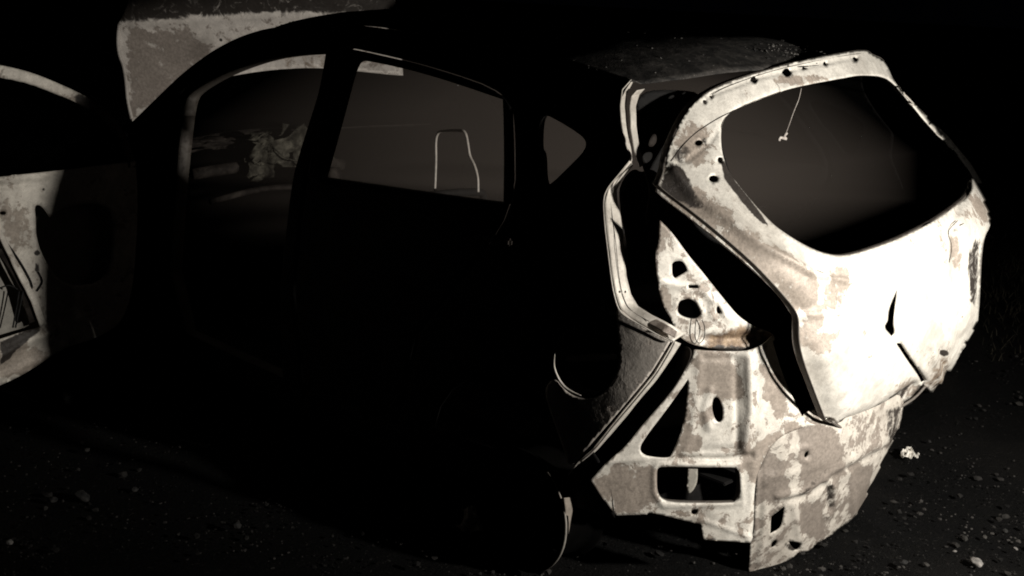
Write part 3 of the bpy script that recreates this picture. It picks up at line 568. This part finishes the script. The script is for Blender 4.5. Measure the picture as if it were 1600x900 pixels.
# --- front wing, wheels, sill, floor, dash
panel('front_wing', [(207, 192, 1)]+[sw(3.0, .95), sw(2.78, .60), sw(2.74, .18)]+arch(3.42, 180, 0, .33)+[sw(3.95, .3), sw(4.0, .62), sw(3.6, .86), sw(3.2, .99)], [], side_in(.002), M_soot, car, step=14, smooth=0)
mirror(car.children[-1], 'front_wing')
def wheel(cx, cy, sgn, k_=.895):
    prof = [(.200, -.085), (.205, -.083), (.205, -.074), (.188, -.068), (.180, -.03), (.172, .02), (.185, .06), (.200, .072), (.203, .08), (.198, .083), (.180, .06), (.150, .03), (.10, .035), (.045, .045), (.0, .045)]
    bm = bmesh.new(); n = 48; rings = []; cz = .182
    for r, h in prof: rings.append([bm.verts.new((cx+sgn*h, cy+r*k_*math.cos(2*math.pi*k/n), cz+r*k_*math.sin(2*math.pi*k/n))) for k in range(n)])
    for i, (a, b) in enumerate(zip(rings, rings[1:])):
        for k in range(n):
            if 10 <= i <= 11 and (k % 8) in (3, 4, 5): continue      # openings between spokes
            bm.faces.new((a[k], a[(k+1) % n], b[(k+1) % n], b[k]))
    bmesh.ops.remove_doubles(bm, verts=bm.verts, dist=1e-4)
    e = bpy.data.objects.new('wheel', None); COL.objects.link(e); e.parent = car
    o = bmobj('rim', bm, M_void, e, True); s = o.modifiers.new('thickness', 'SOLIDIFY'); s.thickness = .004
    bm = bmesh.new(); bmesh.ops.create_cone(bm, cap_ends=True, segments=36, radius1=.10, radius2=.10, depth=.04, matrix=Matrix.Translation((cx-sgn*.045, cy, cz)) @ Matrix.Rotation(R(90), 4, 'Y'))
    bmobj('brake_drum', bm, M_void, e, False)
    pts = [(cx+sgn*.084, cy-.184*math.cos(R(a)), cz+.184*math.sin(R(a))) for a in range(-58, 59, 6)]
    tube('rim_lit_arc', pts, lambda t: .0004+.0034*math.sin(math.pi*t), M_lip, e)  # tapered pale arc paints the lit crescent on the black rim
wheel(-.775, .678, -1); wheel(.775, .678, 1); wheel(-.735, 3.42, -1); wheel(.735, 3.42, 1)
strip('hub_lit_strip', [onsurf([q], const('y', .50))[0] for q in [(881, 778), (883, 800), (882, 830), (880, 852)]], [onsurf([q], const('y', .503))[0] for q in [(895, 777), (894, 800), (889, 830), (883, 852)]], bare('hub_lit_strip', base=(.30, .26, .22), soot=.1, sc=2), car)  # pale strip added to stand for the lit bit beside the hub
# arc along the rear rim edge
def arcpts(r, x, a0, a1, n=14): return [(x, WC[0]+r*math.cos(R(a0+(a1-a0)*i/n)), .170+r*math.sin(R(a0+(a1-a0)*i/n))) for i in range(n+1)]
bm = bmesh.new()
box(bm, (0, 1.75, .16), (1.5, 2.3, .012), bev=.004)
for x in (-.45, 0, .45): box(bm, (x, 1.75, .185), (.10 if x else .22, 2.2, .05 if x else .16), bev=.012)
bmobj('floor_pan', bm, M_soot, car)
bm = bmesh.new(); box(bm, (0, .55, .34), (1.1, .7, .01), bev=.003); box(bm, (0, .92, .55), (1.15, .02, .42), bev=.006); bmobj('boot_floor', bm, M_soot, car)
dash = tube('dashboard_beam', [(-.72, 2.72, .86), (-.5, 2.70, .88), (-.25, 2.68, .90), (-.02, 2.66, .86)], .024, M_soot2, car)
tube('beam_stay', [(-.70, 2.62, .76), (-.45, 2.64, .79), (-.2, 2.66, .78)], .013, M_soot2, dash)
tube('beam_stay', [(-.70, 2.80, .97), (-.45, 2.84, .99), (-.2, 2.86, .99)], .02, M_soot2, dash)
tube('steering_column', [(-.37, 2.70, .84), (-.36, 2.40, .88), (-.355, 2.25, .90)], .028, M_soot2, car)
def crumple(name, c, sx, sy, sz, seed, mat, parent, n=26):
    vs = []; fs = []
    for i in range(n+1):
        for j in range(n+1):
            u, v = i/n-.5, j/n-.5; q = Vector((u*3.2+seed, v*3.2, seed)); d = Vector((noise.noise(q*1.1), noise.noise(q*1.3+Vector((5, 0, 0))), noise.noise(q*1.2+Vector((0, 5, 0)))))
            d2 = Vector((noise.noise(q*4), noise.noise(q*4+Vector((3, 1, 0))), noise.noise(q*4+Vector((1, 7, 0)))))
            vs.append((c[0]+sx*(u+.35*d.x+.1*d2.x), c[1]+sy*(.5*d.y+.15*d2.y), c[2]+sz*(v+.35*d.z+.12*d2.z)))
    for i in range(n):
        for j in range(n):
            if noise.noise(Vector((i*.35+seed, j*.35, 2))) > .42: continue
            a = i*(n+1)+j; fs.append((a, a+1, a+n+2, a+n+1))
    me = bpy.data.meshes.new(name); me.from_pydata(vs, [], fs); shade(me); blank(me); o = link(name, me, mat, parent)
    o.modifiers.new('thickness', 'SOLIDIFY').thickness = .003; return o
M_deb = dark('cinder', c0=(.02, .018, .014), c1=(.13, .12, .095), sc=22, rough=.9)
crumple('dashboard_remains', (-.34, 2.62, .93), .34, .10, .16, 3.1, M_deb, car); crumple('dashboard_remains', (-.20, 2.70, .95), .18, .10, .14, 7.7, M_deb, car); crumple('dashboard_remains', (-.50, 2.78, .97), .40, .08, .05, 5.2, M_soot2, car)
tube('hanging_wire', wob([(-.45, 2.6, 1.0), (-.35, 2.58, .92), (-.22, 2.57, .90), (-.18, 2.6, .97), (-.14, 2.6, .90)], .02), .003, M_deb, car)
def seat(x, y, wd, z0=.30, zt=.92):
    e = bpy.data.objects.new('seat', None); COL.objects.link(e); e.parent = car
    h = wd/2
    tube('back_frame', [(x-h, y, z0), (x-h, y-.10, z0+.35), (x-h*.92, y-.16, zt-.04), (x-h*.6, y-.17, zt), (x+h*.6, y-.17, zt), (x+h*.92, y-.16, zt-.04), (x+h, y-.10, z0+.35), (x+h, y, z0)], .014, M_soot, e)
    tube('cushion_frame', [(x-h, y, z0), (x-h, y+.42, z0+.04), (x-h*.8, y+.46, z0+.05), (x+h*.8, y+.46, z0+.05), (x+h, y+.42, z0+.04), (x+h, y, z0)], .014, M_soot, e)
    bm = bmesh.new()
    for k in range(6): box(bm, (x, y-.05-.02*k, z0+.12+.08*k), (wd*.94, .003, .004))
    for k in range(5): box(bm, (x, y+.06+.08*k, z0+.03), (wd*.94, .004, .003))
    bmobj('seat_springs', bm, M_soot, e)
    return e
fs_ = seat(-.38, 1.75, .44); seat(.38, 1.75, .44)
# headrest hoop
Hh = [onsurf([q], const('x', -.36))[0] for q in [(679, 305), (680, 282), (681, 250), (681, 222), (684, 209), (692, 205), (718, 204), (727, 208), (731, 225), (734, 243), (741, 258), (746, 276), (747, 300)]]
hs_ = seat(0, .98, 1.1, .40, .92)
tube('headrest_hoop', Hh, .0050, bare('hoop_metal', base=(.34, .31, .28)), fs_)
print('HOOP', Hh[0], Hh[4])

# --- smoke still hanging in the cabin
def smoke():
    mt = bpy.data.materials.new('cabin_smoke'); mt.use_nodes = True; nt = mt.node_tree; nt.nodes.remove(nt.nodes['Principled BSDF'])
    v = N(nt, 'ShaderNodeVolumePrincipled'); v.inputs['Density'].default_value = .09; v.inputs['Color'].default_value = (.80, .68, .60, 1); v.inputs['Anisotropy'].default_value = 0
    nt.links.new(v.outputs[0], nt.nodes['Material Output'].inputs['Volume'])
    bm = bmesh.new(); vs = []
    for y, z0, z1, wb, wt in ((.30, .42, 1.18, .62, .55), (.62, .35, 1.37, .66, .54), (1.2, .25, 1.43, .72, .54), (2.1, .25, 1.42, .74, .54), (2.85, .25, 1.05, .70, .62)):
        vs.append([bm.verts.new(p) for p in ((-wb, y, z0), (-wb, y, .9), (-wt, y, z1), (wt, y, z1), (wb, y, .9), (wb, y, z0))])
    for a, b in zip(vs, vs[1:]):
        for k in range(6): bm.faces.new((a[k], a[(k+1) % 6], b[(k+1) % 6], b[k]))
    bm.faces.new(vs[0][::-1]); bm.faces.new(vs[-1]); bmesh.ops.recalc_face_normals(bm, faces=bm.faces)
    o = bmobj('smoke', bm, mt); o['kind'] = 'stuff'; tag(o, 'thin brown smoke lingering inside the burnt cabin', 'smoke'); return o
smoke()

# ------------------------------------------------------------------ debris on the ground
def stone(px, py, size, label, mat, name='stone', cat='stone', flat=.6, z=.01):
    p = onsurf([(px, py)], lambda x, y, zz: -(zz-z))[0]
    bm = bmesh.new(); bmesh.ops.create_icosphere(bm, subdivisions=3, radius=size); k = random.random()*9
    for v in bm.verts:
        d = 1+.45*noise.noise(v.co/size*1.1+Vector((k, 0, 0)))+.15*noise.noise(v.co/size*3.1+Vector((k, 0, 0)))
        v.co = Vector((v.co.x*d, v.co.y*d*.8, v.co.z*d*flat))
    o = bmobj(name, bm, mat, None, True); o.location = (p[0], p[1], z+size*flat*.4); o.rotation_euler = (0, 0, k)
    me = o.data; blank(me)
    tag(o, label, cat); return o
M_st = dark('grey_stone', c0=(.10, .095, .09), c1=(.3, .28, .26), sc=30, rough=.9)
M_st2 = dark('dark_stone', c0=(.012, .012, .012), c1=(.05, .047, .044), sc=30, rough=.9)
for px, py, s, lb, mm in [
    (1525, 880, .020, 'large pale round stone at the bottom right of the ground', M_st), (1492, 862, .006, 'tiny bright pebble left of the pale round stone', M_st),
    (1587, 858, .007, 'small bright pebble at the far right edge of the ground', M_st), (1452, 690, .008, 'small dark stone right of the shiny metal scrap', M_st2),
    (1412, 880, .012, 'dark pebble below the ragged rear valance', M_st2), (1570, 830, .010, 'small grey pebble above the bright pebble at the right edge', M_st2),
    (128, 778, .028, 'grey stone lying alone on the dark ground at lower left', M_st2), (82, 782, .014, 'flat little stone left of the lone grey stone', M_st2),
    (210, 766, .012, 'brownish pebble right of the lone grey stone', M_st2), (652, 840, .014, 'small pebble left of the crumpled pale scrap', M_st2), (110, 625, .05, 'broad dark lump on the ground below the open front door', M_st2),
    (370, 822, .016, 'dull pebble in the middle of the dark ground', M_st2), (15, 848, .012, 'pebble at the lower left edge of the ground', M_st)]:
    stone(px, py, s, lb, mm)
def scrap(px, py, size, label, name, mat, cat, seed):
    p = onsurf([(px, py)], lambda x, y, zz: -(zz-.01))[0]; n = 14; vs = []; fs = []
    for i in range(n+1):
        for j in range(n+1):
            u, v = i/n-.5, j/n-.5; q = Vector((u*3+seed, v*3, seed))
            vs.append((u*size*(1.5+noise.noise(q)), v*size*(1+noise.noise(q*1.3)), size*(.30+.55*noise.noise(q*1.2)+.3*noise.noise(q*2.7))))
    for i in range(n):
        for j in range(n):
            a = i*(n+1)+j; fs.append((a, a+n+1, a+n+2, a+1))
    me = bpy.data.meshes.new(name); me.from_pydata(vs, [], fs); blank(me)
    o = link(name, me, mat); s = o.modifiers.new('thickness', 'SOLIDIFY'); s.thickness = .0015
    o.location = (p[0], p[1], .0); tag(o, label, cat)
scrap(750, 820, .085, 'crumpled pale scrap of metal on black ground left of the wheel', 'metal_scrap', M_val, 'scrap', 2.0)
scrap(1422, 710, .045, 'small shiny metal scrap on ground right of the rear valance', 'metal_scrap', M_gate, 'scrap', 4.3)

def gravel():
    bm = bmesh.new(); rnd = random.Random(3)
    for i in range(9000):
        px = rnd.uniform(-40, 1660); py = rnd.uniform(380, 960)
        if py < 560 and px < 1380: continue
        if noise.noise(Vector((px*.008, py*.014, 0))) < rnd.uniform(-.35, .3): continue
        p = EYE+ray([px], [py])[0]*((0-EYE[2])/ray([px], [py])[0][2])
        s = rnd.uniform(.0012, .0045)*(1+rnd.random()**10*2.5)
        M = Matrix.Translation((p[0], p[1], .0+s*.2)) @ Matrix.Rotation(rnd.random()*6, 4, 'Z') @ Matrix.Diagonal((s*rnd.uniform(.8, 1.6), s, s*rnd.uniform(.4, .9), 1))
        r = bmesh.ops.create_icosphere(bm, subdivisions=1, radius=1, matrix=M)
        for v in r['verts']: v.co += Vector((rnd.uniform(-1, 1), rnd.uniform(-1, 1), rnd.uniform(-1, 1)))*s*.22
    o = bmobj('gravel', bm, dark('gravel', c0=(.002, .002, .002), c1=(.055, .051, .047), sc=3, rough=.9)); o['kind'] = 'stuff'; tag(o, 'scattered dark gravel and charred crumbs on the ground', 'gravel')
gravel()
def weeds():
    vs = []; fs = []; rnd = random.Random(5)
    for i in range(1400):
        px = rnd.uniform(1535, 1800); py = rnd.gauss(430, 40) if rnd.random() < .6 else rnd.uniform(380, 560)
        d = ray([px], [py])[0]
        if d[2] > -.02: continue
        p = EYE+d*((0-EYE[2])/d[2]); a = rnd.random()*6.28; h = rnd.uniform(.015, .05); l = rnd.uniform(.0, .12); q = rnd.random()*6.28
        k = len(vs); dx, dy = math.cos(a)*.003, math.sin(a)*.003
        vs += [(p[0]-dx, p[1]-dy, -.02), (p[0]+dx, p[1]+dy, -.02), (p[0]+math.cos(q)*l*.4+dx*.6, p[1]+math.sin(q)*l*.4+dy*.6, h*.6), (p[0]+math.cos(q)*l*.4-dx*.6, p[1]+math.sin(q)*l*.4-dy*.6, h*.6), (p[0]+math.cos(q)*l, p[1]+math.sin(q)*l, h)]
        fs += [(k, k+1, k+2, k+3), (k+3, k+2, k+4)]
    me = bpy.data.meshes.new('dry_grass'); me.from_pydata(vs, [], fs)
    o = link('dry_grass', me, dark('dry_grass', c0=(.006, .006, .004), c1=(.05, .043, .03), sc=3)); o['kind'] = 'stuff'; tag(o, 'thin dry grass in the dark beyond the car', 'grass')
weeds()
